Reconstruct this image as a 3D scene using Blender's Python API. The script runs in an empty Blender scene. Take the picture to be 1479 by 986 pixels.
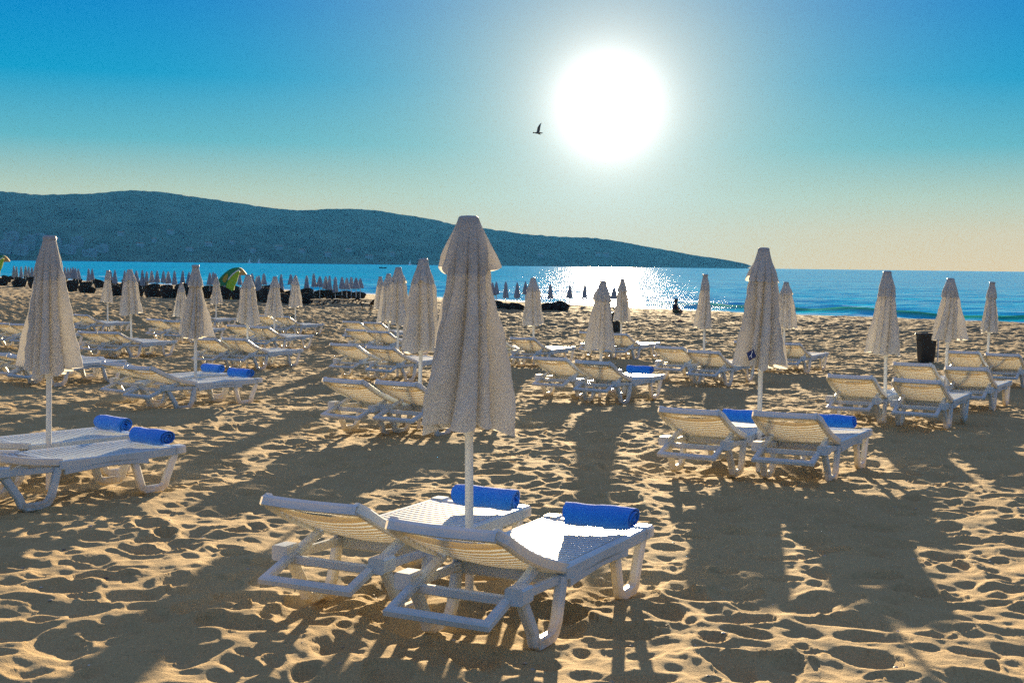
import bpy, math, random
import numpy as np
from mathutils import Vector, Matrix
random.seed(7); RNG = np.random.default_rng(11)
S = bpy.context.scene
COL = S.collection
PI = math.pi
CAM_H = 1.9
SEA_Z = -1.2
SUN_AZ, SUN_EL = math.radians(3.92), math.radians(6.6)
SUN_DIR = Vector((math.sin(SUN_AZ)*math.cos(SUN_EL), math.cos(SUN_AZ)*math.cos(SUN_EL), math.sin(SUN_EL)))

# ------------------------------------------------------------------ helpers
class MB:
    """collects shapes, then links them as one mesh object"""
    def __init__(s): s.v, s.f, s.sm = [], [], []
    def add(s, vs, fs, smooth=False):
        o = len(s.v); s.v += [tuple(map(float, p)) for p in vs]
        for f in fs: s.f.append([i+o for i in f]); s.sm.append(smooth)
    def sweep(s, pts, w, h, up=(0,0,1), ch=.2, taper=None):
        pts = [Vector(p) for p in pts]; n = len(pts); up = Vector(up)
        c = ch*min(w, h)
        sec = [(-w/2+c,-h/2),(w/2-c,-h/2),(w/2,-h/2+c),(w/2,h/2-c),(w/2-c,h/2),(-w/2+c,h/2),(-w/2,h/2-c),(-w/2,-h/2+c)]
        vs = []
        for i, p in enumerate(pts):
            t1 = (p-pts[i-1]).normalized() if i else (pts[1]-p).normalized()
            t2 = (pts[i+1]-p).normalized() if i < n-1 else t1
            t = (t1+t2).normalized(); side = t.cross(up).normalized(); nn = side.cross(t).normalized()
            b = t2-t1; k = 0
            if b.length > 1e-5:
                b.normalize(); k = min(1/max(.4, t.dot(t2))-1, 1.0)
            q = taper[i] if taper else 1.0
            for x, y in sec:
                o = side*(x*q)+nn*(y*q); o += b*(k*o.dot(b)); vs.append(p+o)
        fs = []
        for i in range(n-1):
            for j in range(8):
                a, d = i*8+j, i*8+(j+1) % 8
                fs.append((a, d, d+8, a+8))
        fs.append(tuple(range(7,-1,-1))); fs.append(tuple((n-1)*8+j for j in range(8)))
        s.add(vs, fs)
    def box(s, c, d, rz=0, ch=.12):
        x, y, z = c; dx, dy, dz = d
        a = Vector((0, dy/2, 0)); m = Matrix.Rotation(rz, 3, 'Z'); a = m @ a
        s.sweep([Vector(c)-a, Vector(c)+a], dx, dz, ch=ch)
    def lathe(s, prof, n=16, c=(0,0,0), sx=1, sy=1, smooth=True, cap=True):
        vs, fs = [], []
        for r, z in prof:
            for j in range(n):
                a = 2*PI*j/n; vs.append((c[0]+r*math.cos(a)*sx, c[1]+r*math.sin(a)*sy, c[2]+z))
        for i in range(len(prof)-1):
            for j in range(n):
                fs.append((i*n+j, i*n+(j+1) % n, (i+1)*n+(j+1) % n, (i+1)*n+j))
        s.add(vs, fs, smooth)
        if cap:
            k = len(prof)-1
            s.add([vs[j] for j in range(n)], [tuple(range(n-1,-1,-1))]); s.add([vs[k*n+j] for j in range(n)], [tuple(range(n))])
    def grid(s, P, smooth=True, wrap=False):
        nr, nc = len(P), len(P[0]); fs = []
        for i in range(nr-1):
            for j in range(nc if wrap else nc-1):
                k = (j+1) % nc; fs.append((i*nc+j, i*nc+k, (i+1)*nc+k, (i+1)*nc+j))
        s.add([p for r in P for p in r], fs, smooth)
    def extrude(s, outline, t, axis='Y'):
        n = len(outline)
        f = lambda p, d: (p[0], d, p[1])
        vs = [f(p, -t/2) for p in outline]+[f(p, t/2) for p in outline]
        fs = [tuple(range(n)), tuple(range(2*n-1, n-1, -1))]+[(i+n, (i+1) % n+n, (i+1) % n, i) for i in range(n)]
        s.add(vs, fs)
    def mesh(s, name, mat):
        me = bpy.data.meshes.new(name); me.from_pydata(s.v, [], s.f)
        me.polygons.foreach_set('use_smooth', s.sm); me.materials.append(mat); me.update(); return me
    def build(s, name, mat, parent=None, loc=(0,0,0), rz=0):
        return link(name, s.mesh(name, mat), parent, loc, rz)
def link(name, data, parent=None, loc=(0,0,0), rz=0):
    o = bpy.data.objects.new(name, data); COL.objects.link(o)
    o.location = loc; o.rotation_euler = (0,0,rz)
    if parent: o.parent = parent
    return o
def tag(o, label=None, cat=None, group=None, kind=None):
    if label: o['label'] = label
    if cat: o['category'] = cat
    if group: o['group'] = group
    if kind: o['kind'] = kind
    return o
def empty(name, loc=(0,0,0), rz=0): 
    o = link(name, None, None, loc, rz); o.empty_display_size = .2; return o
def copy_tree(o, parent=None):
    c = o.copy(); COL.objects.link(c); c.parent = parent
    for ch in list(o.children): copy_tree(ch, c)
    return c
ORD = ['','first','second','third','fourth','fifth','sixth','seventh','eighth','ninth','tenth','eleventh','twelfth','thirteenth','fourteenth','fifteenth','sixteenth','seventeenth','eighteenth','nineteenth','twentieth']
def ordinal(i):
    return ORD[i] if i <= 20 else {2:'twenty-',3:'thirty-',4:'forty-',5:'fifty-'}[i//10]+ORD[i % 10] if i % 10 else {3:'thirtieth',4:'fortieth',5:'fiftieth'}[i//10]

# ------------------------------------------------------------------ materials
class NT:
    def __init__(s, name):
        s.m = bpy.data.materials.new(name); s.m.use_nodes = True; s.t = s.m.node_tree; s.t.nodes.clear()
        s.out = s.n('ShaderNodeOutputMaterial')
    def n(s, t, **kw):
        x = s.t.nodes.new(t)
        for k, v in kw.items():
            if k in x.inputs: 
                if hasattr(v, 'is_linked') or isinstance(v, bpy.types.NodeSocket): s.t.links.new(v, x.inputs[k])
                else: x.inputs[k].default_value = v
            else: setattr(x, k, v)
        return x
    def l(s, a, b): s.t.links.new(a, b)
    def coord(s, what='Object'): return s.n('ShaderNodeTexCoord').outputs[what]
    def noise(s, vec, scale, detail=4, rough=.55):
        x = s.n('ShaderNodeTexNoise'); s.l(vec, x.inputs['Vector']); x.inputs['Scale'].default_value = scale
        x.inputs['Detail'].default_value = detail; x.inputs['Roughness'].default_value = rough; return x.outputs['Fac']
    def ramp(s, fac, stops):
        x = s.n('ShaderNodeValToRGB'); s.l(fac, x.inputs['Fac']); e = x.color_ramp.elements
        while len(e) < len(stops): e.new(.5)
        for k, (p, c) in zip(e, stops): k.position = p; k.color = (*c, 1) if len(c) == 3 else c
        return x.outputs['Color']
    def mixc(s, f, a, b, mode='MIX'):
        x = s.n('ShaderNodeMix', data_type='RGBA', blend_type=mode)
        for v, i in ((f, 0), (a, 6), (b, 7)):
            if isinstance(v, bpy.types.NodeSocket): s.l(v, x.inputs[i])
            else: x.inputs[i].default_value = v if i == 0 else (*v, 1)
        return x.outputs[2]
    def math(s, op, a, b=None, c=None):
        x = s.n('ShaderNodeMath', operation=op)
        for i, v in enumerate((a, b, c)):
            if v is None: continue
            if isinstance(v, bpy.types.NodeSocket): s.l(v, x.inputs[i])
            else: x.inputs[i].default_value = v
        return x.outputs[0]
    def bump(s, h, strength=.5, dist=.01, normal=None):
        x = s.n('ShaderNodeBump'); s.l(h, x.inputs['Height']); x.inputs['Strength'].default_value = strength; x.inputs['Distance'].default_value = dist
        if normal: s.l(normal, x.inputs['Normal'])
        return x.outputs[0]
    def principled(s, col, rough=.5, normal=None, **kw):
        x = s.n('ShaderNodeBsdfPrincipled')
        for k, v in (('Base Color', col), ('Roughness', rough)):
            if isinstance(v, bpy.types.NodeSocket): s.l(v, x.inputs[k])
            else: x.inputs[k].default_value = v if k == 'Roughness' else (*v, 1)
        for k, v in kw.items(): x.inputs[k.replace('_', ' ')].default_value = v
        if normal: s.l(normal, x.inputs['Normal'])
        return x.outputs[0]
    def translucent(s, shader, col, fac, normal=None):
        t = s.n('ShaderNodeBsdfTranslucent')
        if isinstance(col, bpy.types.NodeSocket): s.l(col, t.inputs['Color'])
        else: t.inputs['Color'].default_value = (*col, 1)
        if normal: s.l(normal, t.inputs['Normal'])
        m = s.n('ShaderNodeMixShader'); m.inputs[0].default_value = fac; s.l(shader, m.inputs[1]); s.l(t.outputs[0], m.inputs[2])
        return m.outputs[0]
    def done(s, shader): s.l(shader, s.out.inputs['Surface']); return s.m

def simple(name, col, rough=.5, var=.12, scale=6, bump=.0, bscale=40, **kw):
    t = NT(name); c = t.coord()
    f = t.noise(c, scale, 5)
    k = t.mixc(f, tuple(x*(1-var) for x in col), tuple(min(1, x*(1+var)) for x in col))
    nrm = t.bump(t.noise(c, bscale, 4), bump, .01) if bump else None
    return t.done(t.principled(k, rough, nrm, **kw))

def make_plastic(name, trc, trf):
    t = NT(name); c = t.coord()
    f = t.noise(c, 5, 6, .65); g = t.noise(c, 60, 3)
    k = t.mixc(t.ramp(f, [(.35, (0,0,0)), (.75, (1,1,1))]), (.57,.68,.75), (.55,.60,.61))
    k = t.mixc(t.ramp(g, [(.62, (0,0,0)), (.75, (.35,.35,.35))]), k, (.5,.42,.3))
    z = t.n('ShaderNodeSeparateXYZ'); t.l(c, z.inputs[0]); low = t.math('MULTIPLY', t.ramp(z.outputs['Z'], [(.02,(1,1,1)),(.13,(0,0,0))]), t.ramp(t.noise(c, 14, 4, .7), [(.35,(0,0,0)),(.6,(1,1,1))]))
    k = t.mixc(t.math('MULTIPLY', low, .8), k, (.42,.30,.15))
    sc = t.n('ShaderNodeMapping'); sc.inputs['Scale'].default_value = (9,60,30); t.l(c, sc.inputs['Vector']); k = t.mixc(t.math('MULTIPLY', t.ramp(t.noise(sc.outputs[0], 1, 4, .7), [(.58,(0,0,0)),(.70,(1,1,1))]), .25), k, (.36,.32,.26))
    nrm = t.bump(t.noise(c, 120, 3), .2, .004)
    sh = t.principled(k, .38, nrm)
    return t.done(t.translucent(sh, trc, trf))
PLASTIC_TR = .22
def make_cloth():
    t = NT('cream_canvas'); c = t.coord()
    info = t.n('ShaderNodeObjectInfo')
    vec = t.n('ShaderNodeVectorMath', operation='ADD'); t.l(c, vec.inputs[0])
    cmb = t.n('ShaderNodeCombineXYZ'); t.l(t.math('MULTIPLY', info.outputs['Random'], 37.), cmb.inputs[0]); t.l(cmb.outputs[0], vec.inputs[1]); v = vec.outputs[0]
    f = t.noise(v, 3.5, 6, .6); w = t.ramp(t.noise(v, 95, 3, .7), [(.35,(0,0,0)),(.65,(1,1,1))]); g = t.noise(v, 30, 4, .7)
    k = t.mixc(t.ramp(f, [(.3, (0,0,0)), (.7, (1,1,1))]), (.76,.74,.69), (.60,.585,.545))
    k = t.mixc(t.math('MULTIPLY', w, .6), k, (.33,.32,.30))
    k = t.mixc(t.ramp(g, [(.55, (0,0,0)), (.8, (.5,.5,.5))]), k, (.40,.38,.36))
    nrm = t.bump(w, .5, .004, t.bump(g, .6, .016))
    sh = t.principled(k, .9, nrm)
    return t.done(t.translucent(sh, (.80,.77,.69), CLOTH_TR, nrm))
def make_towel():
    t = NT('blue_terry'); c = t.coord(); w = t.noise(c, 160, 3, .7); f = t.noise(c, 9, 4)
    k = t.mixc(f, (.003,.18,.74), (.006,.27,.92)); k = t.mixc(t.math('MULTIPLY', w, .35), k, (.0,.08,.45))
    return t.done(t.principled(k, .95, t.bump(w, .8, .008), Sheen_Weight=.3))
def make_sand():
    t = NT('beach_sand'); c = t.coord()
    f = t.noise(c, .8, 6, .6); g = t.noise(c, 22, 5, .7); h = t.noise(c, 260, 2, .6)
    k = t.mixc(t.ramp(f, [(.3, (0,0,0)), (.7, (1,1,1))]), SAND_A, SAND_B)
    k = t.mixc(t.math('MULTIPLY', t.ramp(g, [(.4, (0,0,0)), (.75, (1,1,1))]), .35), k, tuple(x*.62 for x in SAND_A))
    h2 = t.noise(c, 90, 3, .7)
    k = t.mixc(t.math('MULTIPLY', t.ramp(h2, [(.52, (0,0,0)), (.66, (1,1,1))]), .55), k, tuple(x*.45 for x in SAND_B))
    k = t.mixc(t.math('MULTIPLY', t.ramp(h, [(.5, (0,0,0)), (.62, (1,1,1))]), .35), k, tuple(x*.5 for x in SAND_B))
    wet_shade = t.n('ShaderNodeAttribute', attribute_name='wet_shade').outputs['Fac']
    k = t.mixc(wet_shade, k, (.15,.115,.075))  # waterline wetness and painted far-beach shade share this darker tone
    nrm = t.bump(h2, .7, .012, t.bump(g, .6, .02))
    p = t.n('ShaderNodeBsdfPrincipled'); t.l(k, p.inputs['Base Color']); t.l(nrm, p.inputs['Normal'])
    t.l(t.math('MULTIPLY_ADD', t.math('POWER', wet_shade, 5.), -.6, .95), p.inputs['Roughness'])
    p.inputs['Specular IOR Level'].default_value = .06
    return t.done(p.outputs[0])
SAND_A, SAND_B = (.53,.375,.18), (.44,.305,.145)
EXPO = 2.0
SUN_E = 5.0
NISHITA_K = .001
SUN_R = 1.45
CLOTH_TR = .36
HAZE_D, HAZE_C, HAZE_G = .000023, (.06,.42,1.), .3
SKY_STOPS = [(0,(.76,.55,.27)),(.05,(.68,.55,.31)),(.10,(.46,.54,.38)),(.17,(.12,.43,.49)),(.26,(.0,.315,.55)),(.36,(.0,.235,.56)),(.6,(.08,.25,.66)),(1,(.23,.33,.60))]
PAIRS = [
  ('near', -0.712, 7.77, -0.461, 0.009, 7.149, -0.461, -0.226, 7.71, 2.154, 1.004),
  ('left', -4.444, 12.058, -0.671, -3.829, 11.033, -0.671, -4.015, 11.796, 2.086, 0.938),
  ('right', 2.015, 13.437, -0.483, 2.839, 13.037, -0.483, 2.458, 13.487, 2.078, 0.951),
  ('p612', -1.602, 16.793, -0.564, -0.948, 16.498, -0.56, -1.147, 16.895, 1.946, 0.86),
  ('p578', -2.819, 26.492, -0.53, -2.056, 25.791, -0.526, -2.208, 26.392, 1.808, 0.753),
  ('p563', -3.529, 34.723, -0.511, -2.907, 33.888, -0.51, -3.118, 34.555, 1.62, 0.465),
  ('p549', -4.427, 41.275, -0.51, -3.728, 40.539, -0.51, -3.944, 41.157, 1.48, 0.543),
  ('p870', 0.992, 22.546, -0.536, 1.605, 21.461, -0.533, 1.443, 22.253, 1.636, 0.553),
  ('p772', -0.164, 31.27, -0.524, 0.6, 30.867, -0.522, 0.505, 31.319, 1.59, 0.527),
  ('p900', 2.322, 34.874, -0.521, 2.905, 33.955, -0.52, 2.752, 34.665, 1.547, 0.512),
  ('p1018', 3.391, 26.919, -0.525, 3.864, 25.607, -0.523, 3.729, 26.513, 1.742, 0.723),
  ('p1133', 5.47, 30.209, -0.522, 6.198, 29.664, -0.52, 6.004, 30.186, 1.573, 0.61),
  ('p1280', 4.83, 18.678, -0.502, 5.545, 18.129, -0.501, 5.12, 18.653, 1.856, 0.76),
  ('p1368', 6.626, 21.962, -0.514, 7.115, 20.908, -0.512, 6.895, 21.685, 1.75, 0.795),
  ('p1436', 8.841, 26.322, -0.51, 9.407, 25.82, -0.509, 9.154, 26.321, 1.66, 0.714),
  ('p287', -5.334, 20.547, -0.666, -4.717, 19.553, -0.666, -4.709, 20.3, 1.825, 0.766),
  ('p60', -8.539, 24.546, -0.611, -7.891, 23.727, -0.611),
  ('p190', -9.574, 32.593, -0.481, -8.974, 32.195, -0.48, -9.093, 32.644, 1.663, 0.639),
  ('p157', -14.55, 46.227, -0.5, -13.818, 45.542, -0.5, -13.667, 46.135, 1.532, 0.482),
  ('p70', -13.088, 36.537, -0.5, -12.356, 35.853, -0.5),
  ('p262', -10.298, 41.319, -0.512, -9.555, 40.5, -0.512, -9.944, 41.159, 1.224, 0.244),
  ('p312', -11.99, 51.488, -0.5, -11.258, 50.803, -0.5, -11.142, 51.396, 1.278, 0.316),
  ('p357', -5.982, 28.684, -0.471, -5.357, 28.57, -0.469, -5.602, 28.877, 1.602, 0.608),
  ('p395', -6.987, 36.957, -0.491, -6.247, 36.221, -0.491, -6.42, 36.839, 1.491, 0.447),
  ('p430', -8.087, 46.709, -0.5, -7.332, 46.069, -0.5, -7.396, 46.639, 1.39, 0.399),
]
ROW_LEFT = [(-20.68, 113.7, 0.914, -0.005), (-19.24, 113.7, 0.874, -0.621), (-17.76, 109.5, 0.921, 0.09), (-17.43, 109.9, 0.866, -0.078), (-16.57, 110.1, 0.819, -0.406), (-15.59, 107.2, 1.016, -0.013), (-15.12, 107.3, 0.804, -0.01), (-14.86, 108.78, 0.794, -0.196), (-14.53, 108.57, 0.855, -0.572), (-13.61, 105.05, 0.788, -0.381), (-12.94, 103.77, 0.807, -0.085), (-12.65, 104.4, 0.752, -0.145), (-12.55, 106.42, 0.788, -0.073), (-11.67, 102.05, 0.786, -0.04), (-11.74, 105.45, 0.699, -0.047), (-22.15, 116.3, 0.88, -0.237), (-21.01, 113.3, 0.742, -0.519), (-21.82, 116.7, 0.646, -0.534), (-40.3, 137.1, 0.811, -0.159), (-38.88, 133.78, 0.91, -0.375), (-38.21, 134.77, 0.845, -0.312), (-36.4, 132.39, 0.877, -0.193), (-34.83, 128.71, 0.977, -0.454), (-34.92, 130.59, 0.837, -0.153), (-34.58, 131.09, 0.904, -0.222), (-33.46, 128.79, 0.928, -0.179), (-32.85, 128.71, 0.935, -0.171), (-32.52, 129.21, 0.871, -0.239), (-31.91, 129.13, 0.944, -0.361), (-30.3, 125.69, 0.978, -0.229), (-29.71, 125.61, 0.859, -0.221), (-27.0, 122.01, 0.848, -0.2), (-26.93, 123.07, 0.905, -0.153), (-26.01, 119.7, 0.813, -0.034), (-25.33, 120.5, 0.877, -0.28), (-23.29, 116.7, 0.865, -0.079), (-47.15, 152.17, 0.893, -0.491), (-45.14, 146.9, 0.933, -0.255), (-59.59, 163.5, 1.045, -0.276), (-58.77, 162.15, 0.974, -0.337), (-58.8, 163.72, 0.972, -0.269), (-57.04, 160.28, 1.078, -0.136), (-57.46, 162.52, 0.989, -0.243), (-56.12, 159.75, 0.928, -0.283), (-50.24, 153.61, 1.008, -0.156), (-49.49, 152.26, 0.943, -0.211), (-50.36, 155.92, 0.924, -0.258), (-48.5, 150.99, 1.034, -0.187), (-48.26, 151.06, 0.96, -0.185), (-49.11, 154.72, 0.863, -0.31)]
ROW_MID = [(-1.41, 96, 0.623, -0.251), (-1.14, 96, 0.675, -0.199), (-0.48, 96, 0.682, -0.434), (0.32, 96, 0.643, -0.425), (0.9, 96, 0.698, -0.175), (2.65, 96, 0.544, -0.446), (4.01, 96, 0.463, -0.382), (5.08, 96, 0.504, -0.394), (7.12, 96, 0.382, -0.419)]
TUBS = [(-54.82, 146.89), (-50.53, 140.15), (-46.75, 134.19), (-42.97, 127.98), (-39.57, 122.28), (-36.34, 116.86), (-31.81, 110.37), (-29.49, 107.03), (-27.21, 103.72), (-25.32, 101.41), (-23.94, 100.98), (-22.89, 100.66), (-21.2, 100.13), (-19.7, 98.95), (-17.88, 95.9), (-16.56, 93.68), (-14.92, 90.89), (-13.85, 90.55)]
TUBS_B = [(-61.93, 167.56), (-58.32, 162.21), (-55.24, 157.66), (-52.23, 153.26), (-49.17, 148.93), (-46.68, 145.39), (-44.3, 142.01), (-41.85, 138.89), (-39.84, 136.35), (-37.69, 133.62), (-35.62, 130.98), (-33.83, 128.69), (-32.0, 126.35), (-30.3, 125.15), (-28.86, 124.12), (-27.44, 123.12), (-25.9, 122.02), (-24.53, 121.04), (-22.85, 118.41), (-21.0, 115.48), (-19.47, 113.05), (-17.93, 110.58), (-16.65, 109.92), (-15.51, 109.32), (-14.32, 108.7), (-13.2, 108.11), (-12.15, 107.56)]
TUBS_C = [(-68.83, 188.8), (-64.9, 183.63), (-60.89, 178.41), (-57.22, 173.84), (-54.01, 169.85), (-50.79, 166.06), (-47.84, 162.87), (-44.99, 159.78), (-42.47, 157.05)]
DARK_LOUNGERS = [(-13.04, 89.39), (-12.51, 91.45), (-11.42, 90.13), (-10.84, 92.22), (-9.85, 90.85)]
MID = [(-1.46, 84.51), (-0.89, 83.23), (-0.29, 82.73), (0.29, 82.23), (1.97, 82.92), (2.53, 83.14), (3.08, 83.37)]
MISC = {'bin1': [(10.29, 33.91)], 'bin2': [(4.02, 53.06)], 'bin3': [(-4.11, 53.42)], 'chair': [(-8.21, 80.19)], 'person': [(47.42, 400.0)], 'bag1': [(7.97, 64.96)], 'bag2': [(7.35, 62.43)], 'bag3': [(-18.31, 73.17)], 'flag': [(-81.86, 400.0)], 'flag2': [(-69.85, 187.71)], 'pole': [(10.6, 33.97)], 'lump': [(0.37, 59.68)]}
# ------------------------------------------------------------------ terrain height
SHORE = np.array([(170,-20),(120,22),(70,45),(46,60),(28.5,76),(12.2,93),(5.5,106),(-6,122),(-15,137),(-45,176),(-88,232),(-200,360),(-420,600)], float)
def shore_dist(X, Y):
    best = np.full(X.shape, 1e9); sg = np.ones(X.shape)
    for a, b in zip(SHORE[:-1], SHORE[1:]):
        d = b-a; t = np.clip(((X-a[0])*d[0]+(Y-a[1])*d[1])/(d @ d), 0, 1)
        qx = X-a[0]-t*d[0]; qy = Y-a[1]-t*d[1]; D = np.hypot(qx, qy); cr = d[0]*qy-d[1]*qx
        m = D < best; best = np.where(m, D, best); sg = np.where(m, np.where(cr > 0, 1, -1), sg)
    return best*sg
def ground(X, Y, s=None):
    X = np.asarray(X, float); Y = np.asarray(Y, float)
    if s is None: s = shore_dist(X, Y)
    z = -np.tanh(.0165*np.maximum(0, Y-8))
    k = np.clip((7-s)/7, 0, 1)**2
    return np.where(s > 0, z*(1-k)+SEA_Z*k, SEA_Z+s*.06)
def gz(x, y): return float(ground(np.array([x]), np.array([y]))[0])
def hash2(i, j, k):
    a = np.sin(i*127.1+j*311.7+k*74.7)*43758.5453
    return a-np.floor(a)
def vnoise(X, Y, sc, k=0):
    x = X/sc; y = Y/sc; i = np.floor(x); j = np.floor(y); fx = x-i; fy = y-j
    fx = fx*fx*fx*(fx*(fx*6-15)+10); fy = fy*fy*fy*(fy*(fy*6-15)+10)
    a = hash2(i, j, k); b = hash2(i+1, j, k); c = hash2(i, j+1, k); d = hash2(i+1, j+1, k)
    return (a*(1-fx)+b*fx)*(1-fy)+(c*(1-fx)+d*fx)*fy-.5
def pits(X, Y, cell, k, rmin, rmax):
    """footprint-like hollows: each cell has one elliptical pit with its own size, depth and turn"""
    i0 = np.floor(X/cell); j0 = np.floor(Y/cell); H = np.zeros_like(X)
    for di in (-1, 0, 1):
        for dj in (-1, 0, 1):
            i = i0+di; j = j0+dj
            px = (i+.1+.8*hash2(i, j, k))*cell; py = (j+.1+.8*hash2(i, j, k+1))*cell
            R = cell*(rmin+(rmax-rmin)*hash2(i, j, k+2)); A = np.clip((hash2(i, j, k+3)-.10)/.90, 0, 1); th = hash2(i, j, k+4)*PI
            dx = X-px; dy = Y-py; c = np.cos(th); s_ = np.sin(th)
            u = (c*dx+s_*dy)/(R*1.25); v = (-s_*dx+c*dy)/(R*.8); q = u*u+v*v
            pit = -np.clip(1-q, 0, 1)**1.9*np.where(A > 0, .30+.70*A, 0)
            rim = .20*np.exp(-((np.sqrt(q)-1.12)/.28)**2)*A
            H = np.where(np.abs(pit) > .02, np.minimum(H, pit), H+rim*(H >= -.02))
    return H
def sand_relief(X, Y, R):
    wx = X+.11*vnoise(X, Y, .36, 3)+.025*vnoise(X, Y, .12, 4); wy = Y+.11*vnoise(X, Y, .36, 5)+.025*vnoise(X, Y, .12, 6)
    h = PIT_A*pits(wx, wy, .40, 10, .24, .56)
    h += PIT_B*pits(wx+3.3, wy+1.7, .21, 20, .24, .54)
    h += .048*vnoise(X, Y, 1.1, 7)+.040*vnoise(X, Y, .52, 8)+.020*vnoise(X, Y, .27, 18)+.06*vnoise(X, Y, 3.2, 9)+.017*vnoise(X, Y, .14, 12)+.006*vnoise(X, Y, .085, 17)+.003*vnoise(X, Y, .05, 13)
    k = np.clip((R-22)/40, 0, 1); h = h*(1+.5*k)+k*(.20*vnoise(X, Y, .42, 14)+.19*vnoise(X, Y, .9, 15)+.10*vnoise(X, Y, 2.1, 16))
    return h-.012
PIT_A, PIT_B = .064, .024

def big_mesh(name, X, Y, Z, mat, attrs=None, wrap=False):
    nr, nc = X.shape; co = np.stack([X, Y, Z], -1).reshape(-1, 3).astype(np.float32)
    idx = np.arange(nr*nc).reshape(nr, nc)
    nxt = np.roll(idx, -1, 1) if wrap else idx[:, 1:]
    cur = idx if wrap else idx[:, :-1]
    q = np.stack([cur[:-1], nxt[:-1], nxt[1:], cur[1:]], -1).reshape(-1, 4).astype(np.int32)
    me = bpy.data.meshes.new(name); n = len(q)
    me.vertices.add(len(co)); me.vertices.foreach_set('co', co.ravel())
    me.loops.add(n*4); me.loops.foreach_set('vertex_index', q.ravel())
    me.polygons.add(n); me.polygons.foreach_set('loop_start', np.arange(0, n*4, 4, dtype=np.int32))
    me.polygons.foreach_set('use_smooth', np.ones(n, bool))
    for k, a in (attrs or {}).items():
        at = me.attributes.new(k, 'FLOAT', 'POINT'); at.data.foreach_set('value', a.ravel().astype(np.float32))
    me.materials.append(mat); me.update(calc_edges=True); me.validate()
    return link(name, me)

def build_sand():
    r = list(np.linspace(.4, 5.3, 40)); x = 5.32
    while x < 300: r.append(x); x *= 1+(.0033 if x < 20 else .0021 if x < 105 else .007)
    r = np.array(r+[330., 380., 450.])
    fine = np.radians(np.arange(-27, 27.001, SAND_DEG)); co = np.radians(np.linspace(27, 333, 90)[1:-1])
    th = np.concatenate([fine, co])                      # clockwise from +Y
    Rr, T = np.meshgrid(r, th, indexing='ij'); X = Rr*np.sin(T); Y = Rr*np.cos(T)
    s = shore_dist(X, Y); Z = ground(X, Y, s)
    fade = np.clip((s-.5)/6, 0, 1)*(.35+.65*np.clip((s-6)/45, 0, 1))
    Z = Z+sand_relief(X, Y, Rr)*fade
    Z = np.maximum(Z, -3.5)
    wet_shade = np.maximum(np.clip(1-(s-.5)/3.0, 0, 1), .62*np.clip((62-s+14*vnoise(X, Y, 12, 50)+8*vnoise(X, Y, 3, 51))/40, 0, 1))  # wet strip at the waterline; broad second term paints far-beach shade into the colour
    # quads turn clockwise, so flip the columns for upward normals
    o = big_mesh('sand', X[:, ::-1], Y[:, ::-1], Z[:, ::-1], make_sand(), {'wet_shade': wet_shade[:, ::-1]}, wrap=True)
    tag(o, 'pale trampled beach sand full of footprints', kind='structure')
SAND_STEP, SAND_DEG = .0033, .062

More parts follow.
